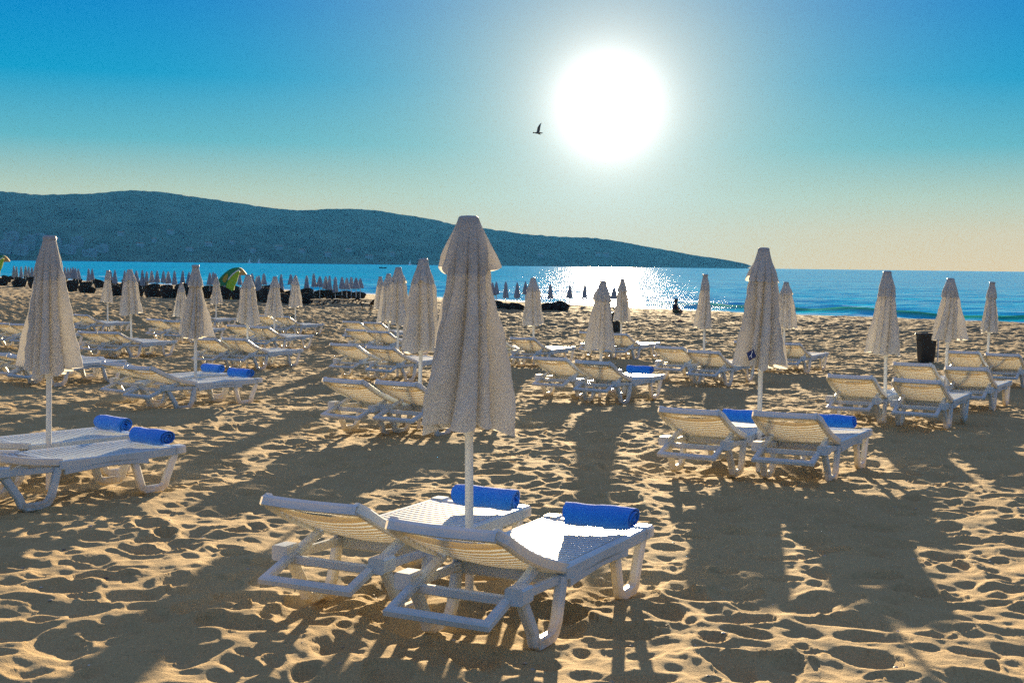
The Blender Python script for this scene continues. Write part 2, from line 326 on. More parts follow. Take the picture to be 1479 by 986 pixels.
def build_sea():
    t = NT('sea_water'); c = t.coord()
    foam = t.n('ShaderNodeAttribute', attribute_name='foam').outputs['Fac']; thin = t.n('ShaderNodeAttribute', attribute_name='thin').outputs['Fac']
    mp = t.n('ShaderNodeMapping'); mp.inputs['Rotation'].default_value = (0, 0, -.75); mp.inputs['Scale'].default_value = (.55, 1.3, 1); t.l(c, mp.inputs['Vector']); v = mp.outputs[0]
    n1 = t.noise(v, .8, 7, .66); n2 = t.noise(v, .09, 4, .6); n3 = t.noise(v, .02, 3, .5)
    h = t.math('ADD', t.math('MULTIPLY', n1, .5), t.math('MULTIPLY', n2, 4.5))
    nrm = t.bump(h, SEA_BUMP, 1.0)
    col = t.mixc(t.ramp(n3, [(.35, (0,0,0)), (.7, (1,1,1))]), (.0,.34,.60), (.0,.46,.72))
    col = t.mixc(thin, col, (.005,.30,.15))
    fn = t.ramp(t.noise(c, 1.6, 6, .7), [(.38, (0,0,0)), (.55, (1,1,1))])
    fm = t.math('MULTIPLY', foam, fn)
    col = t.mixc(fm, col, (.82,.85,.86))
    p = t.n('ShaderNodeBsdfPrincipled'); t.l(col, p.inputs['Base Color']); t.l(nrm, p.inputs['Normal'])
    t.l(t.math('MULTIPLY_ADD', fm, .6, SEA_ROUGH), p.inputs['Roughness']); p.inputs['IOR'].default_value = 1.33; p.inputs['Specular IOR Level'].default_value = SEA_SPEC
    tr = t.n('ShaderNodeBsdfTranslucent'); tr.inputs['Color'].default_value = (.02,.55,.22,1); t.l(nrm, tr.inputs['Normal'])
    m = t.n('ShaderNodeMixShader'); t.l(t.math('MULTIPLY', thin, .3), m.inputs[0]); t.l(p.outputs[0], m.inputs[1]); t.l(tr.outputs[0], m.inputs[2])
    df = t.n('ShaderNodeBsdfDiffuse'); t.l(col, df.inputs['Color']); t.l(nrm, df.inputs['Normal']); m2 = t.n('ShaderNodeMixShader'); m2.inputs[0].default_value = .5; t.l(m.outputs[0], m2.inputs[1]); t.l(df.outputs[0], m2.inputs[2])
    mat = t.done(m2.outputs[0])
    r = [38.]
    while r[-1] < 3600: r.append(r[-1]*(1.0055 if r[-1] < 260 else 1.02))
    r = np.array(r); th = np.radians(np.concatenate([np.arange(-62, -26, 1.), np.arange(-26, 26.01, .11), np.arange(27, 80, 1.)]))
    R, T = np.meshgrid(r, th, indexing='ij'); X = R*np.sin(T); Y = R*np.cos(T)
    s = -shore_dist(X, Y)
    wob = 1.3*vnoise(X, Y, 9, 40)+.5*vnoise(X, Y, 3, 41)
    side = np.clip((X-9)/10, 0, 1)
    crest = np.exp(-((s-7.0+wob)/1.5)**2)
    w2 = np.exp(-((s-17+2*wob)/2.2)**2); w3 = np.exp(-((s-31+2*wob)/3.)**2)
    near = np.exp(-np.clip(s, 0, None)/90)
    Z = SEA_Z+.36*crest*(.25+.75*side)+.16*w2*(.5+.5*side)+.12*w3+near*(.10*np.sin(s/2.6+2*wob)+.22*vnoise(X, Y, 2.3, 42)+.2*vnoise(X, Y, 6, 43))*np.clip(s/5, 0, 1)
    front = np.exp(-((s-5.9+wob)/.9)**2)
    thin = np.clip(crest*1.3*side, 0, 1)
    lace = np.clip((vnoise(X, Y, 2.6, 44)+.5)*1.4, 0, 1)
    foam = np.clip(np.exp(-((s-1.2+.6*wob)/1.3)**2)*lace+np.exp(-((s-8.2+wob)/.45)**2)*side*(.4+lace)+.8*np.exp(-((s-3.6+wob)/.5)**2)*lace*side+.5*w2*lace*(s > 17), 0, 1)
    o = big_mesh('sea', X[:, ::-1], Y[:, ::-1], Z[:, ::-1], mat, {'foam': foam[:, ::-1], 'thin': thin[:, ::-1]})
    tag(o, 'blue morning sea with low swell and sun glitter', kind='structure')
SEA_BUMP, SEA_ROUGH, SEA_SPEC = .5, .07, .14

def build_hills():
    t = NT('forest_slope'); c = t.coord()
    f = t.noise(c, .016, 8, .72); g = t.noise(c, .09, 4, .75)
    k = t.mixc(t.ramp(f, [(.38, (0,0,0)), (.62, (1,1,1))]), (.001,.006,.012), (.09,.14,.10))
    k = t.mixc(t.ramp(g, [(.55, (0,0,0)), (.75, (.6,.6,.6))]), k, (.03,.05,.04))
    mat = t.done(t.principled(k, .95, t.bump(g, 1.0, 14)))
    # ridge line: direction from the camera (dx/dy) and tangent of elevation
    prof = [(-.75,.020),(-.60,.034),(-.50,.046),(-.42,.047),(-.374,.049),(-.345,.0468),(-.313,.0476),(-.283,.0505),(-.258,.0502),(-.238,.0476),(-.207,.0432),(-.172,.0382),(-.152,.0376),(-.132,.0388),(-.111,.0392),(-.091,.0370),(-.060,.0325),(-.040,.0284),(-.020,.0258),(.010,.0225),(.036,.0205),(.060,.0203),(.081,.0170),(.106,.0128),(.131,.0086),(.156,.0052),(.172,.0022),(.182,-.002)]
    xs = np.linspace(-.75, .185, 760); ht = np.interp(xs, [p[0] for p in prof], [p[1] for p in prof])
    k_ = np.ones(9)/9; ht = np.convolve(np.pad(ht, 4, 'edge'), k_, 'valid')
    D0 = np.interp(xs, [-.75,-.37,0,.19], [2300,2700,3000,3450])          # near shore
    depth = np.interp(xs, [-.75,0,.12,.19], [520,380,220,80])
    v = np.concatenate([np.linspace(-.02, 1, 46), [1.15, 1.5]])
    V, U = np.meshgrid(v, np.arange(len(xs)), indexing='ij'); Y = D0[U]+depth[U]*V; X = xs[U]*Y
    ridge = CAM_H+ht[U]*(D0+depth)[U]
    shape = np.where(V <= 1, np.clip(V, 0, 1)**1.0, 1-(V-1)*1.4)
    spur = (vnoise(X+.4*Y, Y*.5, 210, 60)*.55+vnoise(X, Y, 90, 61)*.25+vnoise(X, Y, 35, 64)*.1)*np.clip(V, 0, 1)*np.clip(1-V, 0, 1)*2.6
    Z = SEA_Z+(ridge-SEA_Z)*np.clip(shape+spur*.22, -.05, 1.02)
    Z += np.clip(ridge/60, 0, 1)*(1.6*vnoise(X, Y, 14, 62)+1.2*vnoise(X, Y, 6, 63)+1.5*vnoise(X, Y, 40, 65))*np.clip(V*6, 0, 1)
    Z = np.where(V < 0, SEA_Z-4, Z)
    o = big_mesh('hills', X, Y, Z, mat); tag(o, 'long wooded headland across the bay', kind='structure')
    return xs, D0, depth, ht
# ------------------------------------------------------------------ sun lounger
LW, L1, L2, ZS, LB = .68, 1.15, .54, .376, .84
def slat_sheet(mb, xhalf, y0, y1, pitch, w, th, top, sag=.012, nx=6, rot=None):
    n = int((y1-y0)/pitch)
    for i in range(n):
        yc = y0+(i+.5)*pitch
        rows = []
        for a, b in ((-w/2, th/2), (w/2, th/2), (w/2, -th/2), (-w/2, -th/2)):
            rows.append([(x, yc+a, top-th/2+b-sag*(1-(x/xhalf)**2)) for x in np.linspace(-xhalf, xhalf, nx)])
        rows.append(rows[0])
        P = [[rot(p) if rot else p for p in r] for r in rows]
        mb.grid(P, smooth=False)
def make_lounger(phi, M, deep=True):
    root = empty('sun_lounger')
    f = MB(); hx = LW/2
    for s in (-1, 1):
        # arched side rail from hinge to foot, broad flat lip on top
        f.sweep([(s*(hx-.028), -.03, ZS-.045), (s*(hx-.028), .10, ZS-.045), (s*(hx-.028), L1-.02, ZS-.045)], .050, .078)
        f.sweep([(s*(hx-.02), .02, ZS-.10), (s*(hx-.02), .22, ZS-.088), (s*(hx-.02), .46, ZS-.075), (s*(hx-.02), .70, ZS-.086), (s*(hx-.02), .82, ZS-.098)], .034, .05)
        f.sweep([(s*(hx-.05), 0, ZS-.075), (s*(hx-.05), -L2+.02, ZS-.065)], .032, .05)      # rail running on behind the hinge
        f.box((s*(hx-.03), -L2, ZS-.045), (.10, .115, .085), ch=.13)                           # rail end block
        f.box((s*(hx-.045), L1+.005, ZS-.04), (.11, .09, .08), ch=.18)                           # foot corner
    f.sweep([(-hx+.06, -L2+.01, ZS-.085), (hx-.06, -L2+.01, ZS-.085)], .035, .05)
    f.sweep([(-hx+.05, L1-.015, ZS-.045), (hx-.05, L1-.015, ZS-.045)], .085, .07, ch=.3)
    f.sweep([(-hx+.05, -.005, ZS-.07), (hx-.05, -.005, ZS-.07)], .05, .10)
    f.sweep([(-hx+.05, .60, ZS-.08), (hx-.05, .60, ZS-.08)], .03, .05)
    f.build('frame', M['plastic'], root)
    se = MB(); slat_sheet(se, hx-.052, .03, L1-.05, .054, .032, .014, ZS-.006)
    for x in (-.13, .13): se.sweep([(x, .02, ZS-.034), (x, L1-.05, ZS-.034)], .02, .016)
    se.build('seat', M['plastic'], root)
    # backrest
    cp, sp = math.cos(phi), math.sin(phi)
    def rot(p): 
        x, y, z = p; q = y+.0; bow = .035*math.sin(PI*min(1, max(0, -y/LB)))    # y runs negative up the back
        z = z-bow
        return (x, q*cp+z*sp, ZS-.02-q*sp+z*cp)
    bk = MB(); ys = np.linspace(0, -LB+.10, 7)
    for s in (-1, 1):
        pts = [rot((s*(hx-.032), y, 0)) for y in ys]+[rot((s*(hx-.065), -LB+.03, .004))]
        bk.sweep(pts, .045, .062, up=(0, sp, cp))
    nx = 9
    rows = []                                                       # broad head panel, slightly dished, with a rolled lip
    for y, z in ((-LB+.15, .0), (-LB+.15, .020), (-LB+.05, .026), (-LB+.01, .024), (-LB-.012, .004), (-LB-.014, -.036), (-LB+.004, -.039), (-LB+.012, -.005), (-LB+.15, .0)):
        k = .03 if y < -LB+.06 else 0
        rows.append([rot((x*(1-k*1.2), y+(.018*(x/hx)**2 if y < -LB+.06 else 0), z-.012*(1-(x/hx)**2))) for x in np.linspace(-hx+.03, hx-.03, nx)])
    bk.grid(rows, smooth=False)
    bk.sweep([rot((-hx+.04, -.03, -.01)), rot((hx-.04, -.03, -.01))], .04, .05)
    bo = bk.build('backrest', M['plastic'], root)
    sl = MB(); slat_sheet(sl, hx-.05, -LB+.14, -.05, .058, .030, .024, .012, sag=.034, rot=rot)
    sl.build('slat_panel', M['slat'], bo)
    pr = MB()                                                        # U-shaped prop hinged under the backrest
    t0 = .27; a0 = rot((0, -t0, -.03)); zb = a0[2]-.17; yb = -.79
    x1 = hx-.075; up = Vector((0, zb-a0[2], yb-a0[1])).normalized(); up = Vector((0, -(zb-a0[2]), (yb-a0[1]))).normalized()
    pr.sweep([(-x1, a0[1], a0[2]), (-x1, yb, zb), (x1, yb, zb), (x1, a0[1], a0[2])], .05, .045, up=up)
    pr.build('backrest_prop', M['plastic'], root)
    for s in (-1, 1):
        x = s*(hx-.035)
        a = MB(); a.sweep([(x, -.03, ZS-.06), (x-s*.0, -.085, .10), (x, -.115, .05), (x, -.155, .028), (x, -.315, .028), (x, -.35, .05), (x, -.375, .11), (x, -L2+.03, ZS-.075)], .066, .052, up=(s,0,0) if False else (1,0,0), ch=.22)
        a.build('leg', M['plastic'], root)
        a = MB(); a.sweep([(x, .69, ZS-.07), (x, .755, .10), (x, .772, .05), (x, .81, .028), (x, .965, .028), (x, 1.005, .05), (x, 1.02, .10), (x, L1-.03, ZS-.05)], .066, .052, up=(1,0,0), ch=.22)
        a.build('leg', M['plastic'], root)
    return root

# ------------------------------------------------------------------ closed parasol (canopy hangs from local z = 0 down to -1)
def canopy_mesh(seed, flare=(), slim=1.0, na=112, nt=46, waist=.118, flap=.128, n=10):
    rg = random.Random(seed)
    ph = rg.uniform(0, 6.28); amp = [rg.uniform(.5, 1.35) for _ in range(n)]; tw = rg.uniform(-.3, .3); off = [rg.uniform(-.22, .22) for _ in range(n)]
    big = [1+.22*rg.uniform(-1, 1) for _ in range(n)]; drop = [rg.uniform(-.5, 1) for _ in range(n)]
    prof = [(0,.046),(.05,.060),(.12,.081),(.20,min(.101, waist)),(.30,waist*.96),(.36,waist+.004),(.5,.5*waist+.098),(.65,.192),(.8,.222),(.92,.240),(1,.250)]
    def fold(th, t):
        u = ((th+ph+tw*t*2+.10*math.sin(3*th+seed)*t)/(2*PI)*n) % n; k = int(u) % n; fr = u-int(u)
        fr = min(1, max(0, fr+off[k]*min(1, t*2)*math.sin(PI*fr)))
        return k, abs(math.sin(PI*fr))**.50
    P = []
    for i in range(nt):
        t = i/(nt-1); R = np.interp(t, [p[0] for p in prof], [p[1] for p in prof])*slim; row = []
        a = np.interp(t, [0,.12,.3,.6,1], [.06,.30,.56,.70,.60])
        for j in range(na):
            th = 2*PI*j/na; k, lobe = fold(th, t)
            r = R*(1-a*amp[k]*(1-lobe))*(1+(big[k]-1)*min(1, t*1.4)*lobe)
            r *= 1+.09*t*math.sin(2*(th+ph*1.7))+.03*math.sin(3*th+9*t+ph)*min(1, t*3)
            r += (.004*math.sin(21*t+5*th+seed)+.003*math.sin(47*t+11*th+ph))*min(1, t*2)
            hem = .048*t**8*(drop[k]*lobe+.5*math.sin(2*th+ph))
            row.append((r*math.cos(th), r*math.sin(th), -t-hem*(t > .8)))
        P.append(row)
    m = MB(); m.grid(P, wrap=True)
    q = MB(); F = []                                           # short vent flap that overlaps the top of the canopy
    fl = .30+.025*rg.uniform(-1, 1); nt2 = 18
    for i in range(nt2):
        t = fl*i/(nt2-1); R = np.interp(t, [0,.05,.12,.2,fl], [.051,.065,.087,.5*(.1+flap),flap])*slim; row = []
        for j in range(na):
            th = 2*PI*j/na; k, lobe = fold(th, t)
            s = t/fl; r = R*(1-.36*s*amp[k]*(1-lobe))*(1+.05*s*math.sin(2*th+ph))+.003*math.sin(31*t+7*th)*s
            pt = 0
            for fa, fm in flare:
                d = abs((th-fa+PI) % (2*PI)-PI); e = max(0, 1-d/.55); r += fm*e**1.2*s**1.3; pt = max(pt, e)
            row.append((r*math.cos(th), r*math.sin(th), .006-t-.022*s*s*(lobe*amp[k]-.5)+.05*pt*s*s))
        F.append(row)
    q.grid(F, wrap=True)
    return m, q
def add_parasol(proto, x, y, zt, zb, base, label, group, rz, lean=(0,0), wide=1.0):
    """proto = (canopy mesh, flap mesh, cap mesh, pole mesh, collar mesh)"""
    L = zt-zb
    root = empty('closed_parasol', (x, y, base-.03)); tag(root, label, 'parasol', group)
    root.rotation_euler = (lean[0], lean[1], 0)
    H = zt-base+.03
    c = link('canopy', proto[0], root, (0,0,H), rz); w = 1.06*wide*(.55+.45*L/1.1); c.scale = (w, w, L)
    link('vent_flap', proto[1], c)
    link('finial', proto[2], root, (0,0,H))
    p = link('pole', proto[3], root, (0,0,0)); p.scale = (1,1,(H-.02))
    link('collar', proto[4], root, (0,0,H-L-.02))
    return root

# ------------------------------------------------------------------ rolled towel
def towel_mesh(seed, mat):
    rg = random.Random(seed); m = MB(); L = .21; n = 15; rows = []
    turns = 3.3; na = 76; th = .011
    outer = []
    for j in range(na): 
        a = j/(na-1)*turns*2*PI; r = .012+.068*(j/(na-1)); outer.append((r*math.cos(a+2.2)*1.12, r*math.sin(a+2.2)*.94, r))
    for i in range(n):
        x = -L+2*L*i/(n-1); row = []
        e = 1-.05*(abs(x)/L)**4
        for j, (yy, zz, r) in enumerate(outer):
            wob = 1+.045*math.sin(4.3*x/L+seed)*(j/na)+.02*math.sin(31*x+.3*j)+.012*math.sin(83*x+.21*j)
            xx = x+.014*math.sin(j*.33+seed)*(x/L)**3
            row.append((xx, yy*wob*e, zz*wob*e+.076))
        for j in range(na-1, -1, -1):
            yy, zz, r = outer[j]; k = (r-th)/r; row.append((x+.014*math.sin(j*.33+seed)*(x/L)**3, yy*k*e, zz*k*e+.076))
        rows.append(row)
    m.grid(rows, wrap=True)
    w = len(rows[0])
    for i in (0, n-1):                                              # rolled ends: the spiral edge of the cloth
        m.add([rows[i][j] for j in range(w)], [(j, j+1, w-2-j, w-1-j) for j in range(na-1)])
    return m.mesh('rolled_towel', mat)

# ------------------------------------------------------------------ small things
def tub_seat_mesh(mat, seed):
    m = MB(); rg = random.Random(seed); n = 28; P = []
    for k, (rr, z) in enumerate(((.50,0),(.58,.12),(.66,.34),(.72,1))):
        row = []
        for j in range(n):
            a = 2*PI*j/n; back = .5-.5*math.sin(a)                    # sin<0 = side away from the sea
            h = .34+.44*max(0, back-.35)/.65 if k == 3 else z
            row.append((rr*1.05*math.cos(a), rr*.95*math.sin(a), h))
        P.append(row)
    for q in (.9, .88):
        P.append([(x*q, y*q, z if q == .9 else .30) for x, y, z in P[3]])
    m.grid(P, smooth=False, wrap=True)
    m.lathe([(.5, .0), (.62, .24), (.60, .36), (.3, .385), (.001, .39)], 24)
    for a in (.7, 2.4, 3.9, 5.5): m.box((.42*math.cos(a), .42*math.sin(a), -.04), (.08,.08,.12))
    for s in (-1, 1): m.sweep([(s*.26-.18, -.40, .52), (s*.26+.18, -.40, .52)], .16, .34, ch=.4)
    return m.mesh('rattan_daybed', mat)
def dark_lounger(M, loc, rz, label, group):
    root = empty('rattan_lounger', loc, rz); tag(root, label, 'lounger', group)
    b = MB(); b.sweep([(0,-.3,.33), (0,1.1,.33)], .66, .07); b.build('seat', M['rattan'], root)
    b = MB(); b.sweep([(0,-.3,.33), (0,-.95,.62)], .66, .06); b.build('backrest', M['rattan'], root)
    for s in (-1, 1):
        for y0, y1 in ((-.25, -.55), (.95, .72)):
            b = MB(); b.sweep([(s*.3, y0, .31), (s*.3, y1, 0)], .05, .05); b.build('leg', M['rattan'], root)
    return root

def skin_body(name, joints, edges, mat, parent=None, root=0, sub=2):
    me = bpy.data.meshes.new(name); me.from_pydata([j[:3] for j in joints], edges, [])
    o = link(name, me, parent); me.materials.append(mat)
    m = o.modifiers.new('skin', 'SKIN'); m.use_smooth_shade = True
    for i, j in enumerate(joints):
        sv = me.skin_vertices[0].data[i]; sv.radius = (j[3], j[4] if len(j) > 4 else j[3]); sv.use_root = (i == root)
    s = o.modifiers.new('sub', 'SUBSURF'); s.levels = sub; s.render_levels = sub
    return o
def make_person(M, loc, rz):
    root = empty('person', loc, rz); tag(root, 'person in a dark shirt sitting cross-legged on the sand by the water', 'person')
    # local frame: faces +X
    J = [(0,0,.13,.15,.13),(.02,0,.30,.13,.15),(.05,0,.48,.13,.17),(.06,0,.58,.07,.09),(.075,0,.63,.06),(.09,0,.70,.10,.085),(.095,0,.77,.105,.09),(.09,0,.82,.07),
         (.05,.17,.52,.062),(.10,.23,.34,.047),(.27,.17,.25,.038),(.35,.14,.24,.03),
         (.05,-.17,.52,.062),(.10,-.23,.34,.047),(.27,-.17,.25,.038),(.35,-.14,.24,.03),
         (.06,.10,.12,.095),(.36,.32,.16,.065),(.30,-.02,.07,.05),(.34,-.12,.05,.04),
         (.06,-.10,.12,.095),(.36,-.32,.16,.065),(.38,.02,.07,.05),(.44,.12,.05,.04),(.165,0,.745,.018)]
    E = [(0,1),(1,2),(2,3),(3,4),(4,5),(5,6),(6,7),(2,8),(8,9),(9,10),(10,11),(2,12),(12,13),(13,14),(14,15),(0,16),(16,17),(17,18),(18,19),(0,20),(20,21),(21,22),(22,23),(5,24)]
    skin_body('body', J, E, M['skin'], root)
    sh = [(0,0,.17,.165,.15),(.02,0,.30,.148,.165),(.05,0,.47,.148,.185),(.06,0,.56,.085,.10),(.05,.175,.52,.075),(.085,.22,.38,.062),(.05,-.175,.52,.075),(.085,-.22,.38,.062)]
    skin_body('shirt', sh, [(0,1),(1,2),(2,3),(2,4),(4,5),(2,6),(6,7)], M['navy'], root)
    so = [(0,0,.12,.165,.145),(.07,.11,.125,.108),(.27,.25,.15,.085),(.07,-.11,.125,.108),(.27,-.25,.15,.085)]
    skin_body('shorts', so, [(0,1),(1,2),(0,3),(3,4)], M['olive'], root)
    ha = [(.07,0,.76,.112,.095),(.08,0,.815,.095,.085),(.05,0,.71,.09,.085)]
    skin_body('hair', ha, [(0,1),(0,2)], M['hair'], root)
    return root
def make_gull(M, loc):
    root = empty('seagull', loc, 0); tag(root, 'small dark seagull flying left of the low sun', 'bird')
    b = MB(); pr = [(.004,-.24),(.018,-.215),(.03,-.17),(.042,-.10),(.06,0),(.05,.12),(.025,.2),(.045,.27),(.006,.29)]
    P = [[(-z, r*math.cos(2*PI*j/12), r*.8*math.sin(2*PI*j/12)+.012*(z < -.13)) for j in range(12)] for r, z in [(p[0], -p[1]) for p in pr]]
    b.grid(P, wrap=True); b.build('body', M['gull'], root)
    def wing(pts, name):
        w = MB(); up, lo = [], []
        for (x, y, z, c) in pts:
            up.append([(x-c*(k-.35), y, z+.012*math.sin(PI*k)*(c/.14)) for k in np.linspace(0, 1, 6)]); lo.append([(x-c*(k-.35), y, z-.004) for k in np.linspace(1, 0, 6)])
        w.grid([a+b_ for a, b_ in zip(up, lo)], wrap=True); w.build(name, M['gull'], root)
    wing([(.05,.03,.03,.15),(.02,-.04,.16,.15),(.0,-.06,.28,.14),(-.05,-.10,.40,.10),(-.13,-.15,.52,.03)][::1], 'wing')
    wing([(.05,-.03,.02,.15),(.03,-.24,.03,.14),(-.02,-.42,-.01,.10),(-.12,-.56,-.04,.03)], 'wing')
    root.rotation_euler = (0, 0, PI)   # beak towards -X
    return root
def outline_part(name, pts, t, mat, parent, y=0):
    m = MB(); m.extrude(pts, t); o = m.build(name, mat, parent); o.location = (0, y, 0); return o
def smooth_poly(pts, it=2):
    for _ in range(it):
        q = []
        for i in range(len(pts)):
            a, b = pts[i], pts[(i+1) % len(pts)]
            q += [(a[0]*.75+b[0]*.25, a[1]*.75+b[1]*.25), (a[0]*.25+b[0]*.75, a[1]*.25+b[1]*.75)]
        pts = q
    return pts
def make_banner(M, loc, sc, label):
    """curved inflatable beach flag; outline in hundredths of its own height"""
    root = empty('curved_beach_flag', loc); tag(root, label, 'flag')
    k = sc/4.3; f = lambda l: [((x-440)/100*k, (640-y)/100*k) for x, y in l]
    arc = f([(240,545),(228,500),(300,370),(400,270),(480,225),(575,212),(600,240),(545,268),(470,330),(415,400),(395,470),(350,450)])
    body = f([(385,640),(393,480),(412,405),(470,335),(545,272),(585,262),(560,330),(535,420),(500,475),(495,640)])
    tip = f([(575,214),(630,250),(680,322),(600,318),(565,325),(588,258)])
    outline_part('green_band', smooth_poly(arc), .28*sc/2.6, M['flag_green'], root)
    outline_part('lower_panel', smooth_poly(body), .24*sc/2.6, M['flag_lime'], root)
    outline_part('tip', smooth_poly(tip, 1), .20*sc/2.6, M['flag_orange'], root)
    outline_part('ochre_patch', smooth_poly(f([(345,370),(395,310),(430,300),(420,350),(390,425),(360,415)])), .33*sc/2.6, M['flag_ochre'], root)
    m = MB(); m.sweep([(x, 0, z) for x, z in f([(425,385),(450,345),(490,303),(545,262),(575,245)])], .045*sc/2.6*2, .05*sc/2.6*2+.25*sc/2.6, up=(0,1,0)); m.build('white_stripe', M['white'], root)
    m = MB(); m.sweep([(0,0,-.25), (0,0,.3)], .10, .10); m.build('base_post', M['dark'], root)
    return root
def make_bin(M, loc, rz, sc, label):
    root = empty('waste_bin', loc, rz); tag(root, label, 'bin'); root.scale = (sc*.84, sc*.84, sc)
    b = MB(); P = []
    for w, z in ((.21,0),(.235,.2),(.262,.58),(.275,.76)):
        P.append([(w*math.copysign(abs(math.cos(a))**.35, math.cos(a)), w*.95*math.copysign(abs(math.sin(a))**.35, math.sin(a)), z) for a in np.linspace(0, 2*PI, 33)[:-1]])
    P += [[(x*.92, y*.92, z) for x, y, z in P[3]], [(x*.86, y*.86, .25) for x, y, z in P[3]]]
    b.grid(P, smooth=False, wrap=True); b.build('body', M['bin'], root)
    r = MB(); q = [(x*1.05, y*1.05, .765) for x, y, z in P[3]]; r.sweep(q+[q[0], q[1]], .035, .05); r.build('rim', M['bin'], root)
    for s in (-1, 1):
        h = MB(); h.sweep([(s*.285, -.07, .60), (s*.315, -.07, .64), (s*.315, .07, .64), (s*.285, .07, .60)], .02, .02); h.build('handle', M['bin'], root)
    return root
# ------------------------------------------------------------------ build
M = dict(plastic=make_plastic('white_plastic', (.95,.80,.52), PLASTIC_TR), slat=make_plastic('slat_plastic', (.95,.72,.26), .26), cloth=make_cloth(), far_cloth=simple('shaded_canvas', (.30,.32,.35), .9, .25, 5), towel=make_towel(),  # far cloth: shade on the distant canopies is put into its base colour
    pole=simple('pole_paint', (.74,.71,.64), .45, .08, 9, .1, 30), cap=simple('grey_cap', (.30,.30,.30), .5),
    rattan=simple('dark_rattan', (.016,.014,.013), .7, .4, 20, .4, 60), bin=simple('black_plastic', (.014,.016,.016), .45, .3, 5),
    skin=simple('skin', (.30,.17,.11), .6), navy=simple('navy_cotton', (.02,.02,.045), .9), olive=simple('olive_cotton', (.05,.06,.02), .9), hair=simple('dark_hair', (.02,.014,.01), .7),
    gull=simple('gull_feathers', (.09,.085,.07), .8), flag_green=simple('dark_green_fabric', (.03,.24,.09), .7), flag_lime=simple('lime_fabric', (.38,.60,.03), .7),
    flag_ochre=simple('ochre_fabric', (.48,.33,.05), .7), flag_orange=simple('orange_fabric', (.62,.36,.10), .7), white=simple('white_paint', (.8,.8,.78), .5), dark=simple('dark_metal', (.03,.03,.03), .5),
    tag=simple('navy_label', (.006,.016,.10), .6, .05), bag=simple('dark_cloth', (.02,.018,.02), .9), red=simple('dark_red_cloth', (.14,.015,.012), .9))
def lit_copy(name, col): return simple(name, col, .6)
M['facade'] = simple('pale_facade', (.20,.23,.26), .8); M['glass'] = simple('window_glass', (.05,.07,.09), .25); M['tile'] = simple('roof_tile', (.30,.12,.07), .9); M['hull'] = simple('boat_hull', (.05,.04,.05), .5)

build_sand(); build_sea(); hill = build_hills()

PLACE = {'near': 'the nearest parasol', 'left': 'the big parasol near the left edge', 'right': 'the parasol with a navy label', 'p612': 'the parasol just left of the nearest one',
 'p578': 'the front parasol of the central cluster', 'p563': 'the middle parasol of the central cluster', 'p549': 'the rear parasol of the central cluster', 'p870': 'the centre parasol below the low sun',
 'p772': 'the parasol just right of the nearest one', 'p900': 'the small parasol behind the centre one', 'p1018': 'the slim parasol right of the seated person', 'p1133': 'the parasol behind the navy-labelled one',
 'p1280': 'the parasol left of the black bin', 'p1368': 'the wide parasol beside the black bin', 'p1436': 'the parasol nearest the right edge', 'p287': 'the parasol over two blue towels mid-left', 'p60': 'a parasol hidden at the left edge',
 'p190': 'the second parasol right of the left-edge one', 'p157': 'the first parasol right of the left-edge one', 'p70': 'a parasol behind the big left one', 'p262': 'the small parasol left of the mid-left one',
 'p312': 'the small parasol right of the mid-left one', 'p357': 'the taller parasol below the green flag', 'p395': 'the parasol second right of the green flag', 'p430': 'the last small parasol left of the open gap'}
PAR_LABEL = {'near': 'largest closed cream parasol, nearest of all, standing between two loungers', 'left': 'tall closed cream parasol near the left edge, sunlit along its right fold', 'right': 'closed cream parasol with a navy diamond label near its hem',
 'p612': 'closed cream parasol just left of the nearest one, taller than the cluster behind', 'p578': 'front parasol of the tight closed cluster left of centre', 'p563': 'middle parasol of the tight closed cluster left of centre', 'p549': 'rear leftmost parasol of the tight closed cluster left of centre',
 'p870': 'closed parasol in front of the bright sun glitter, nearest there', 'p772': 'closed parasol against the sea just right of the nearest parasol', 'p900': 'smaller closed parasol behind the one in front of the sun glitter', 'p1018': 'slim shaded closed parasol right of the seated person',
 'p1133': 'closed parasol partly hidden behind the navy-labelled parasol', 'p1280': 'closed parasol left of the black bin on the right side', 'p1368': 'wide loosely closed parasol hanging beside the black bin', 'p1436': 'slim closed parasol nearest the right edge of the beach',
 'p287': 'closed parasol with a tight collar above two blue towels, mid-left', 'p190': 'closed parasol with dark lower frame, second right of the big left one', 'p157': 'small closed parasol, first right of the big left one', 'p262': 'small closed parasol tucked left of the mid-left collared one',
 'p312': 'small closed parasol just right of the mid-left collared one', 'p357': 'upright closed parasol in front of the green curved flag', 'p395': 'closed parasol one step right of the upright one below the flag', 'p430': 'rightmost small closed parasol of the left field before the open sand'}

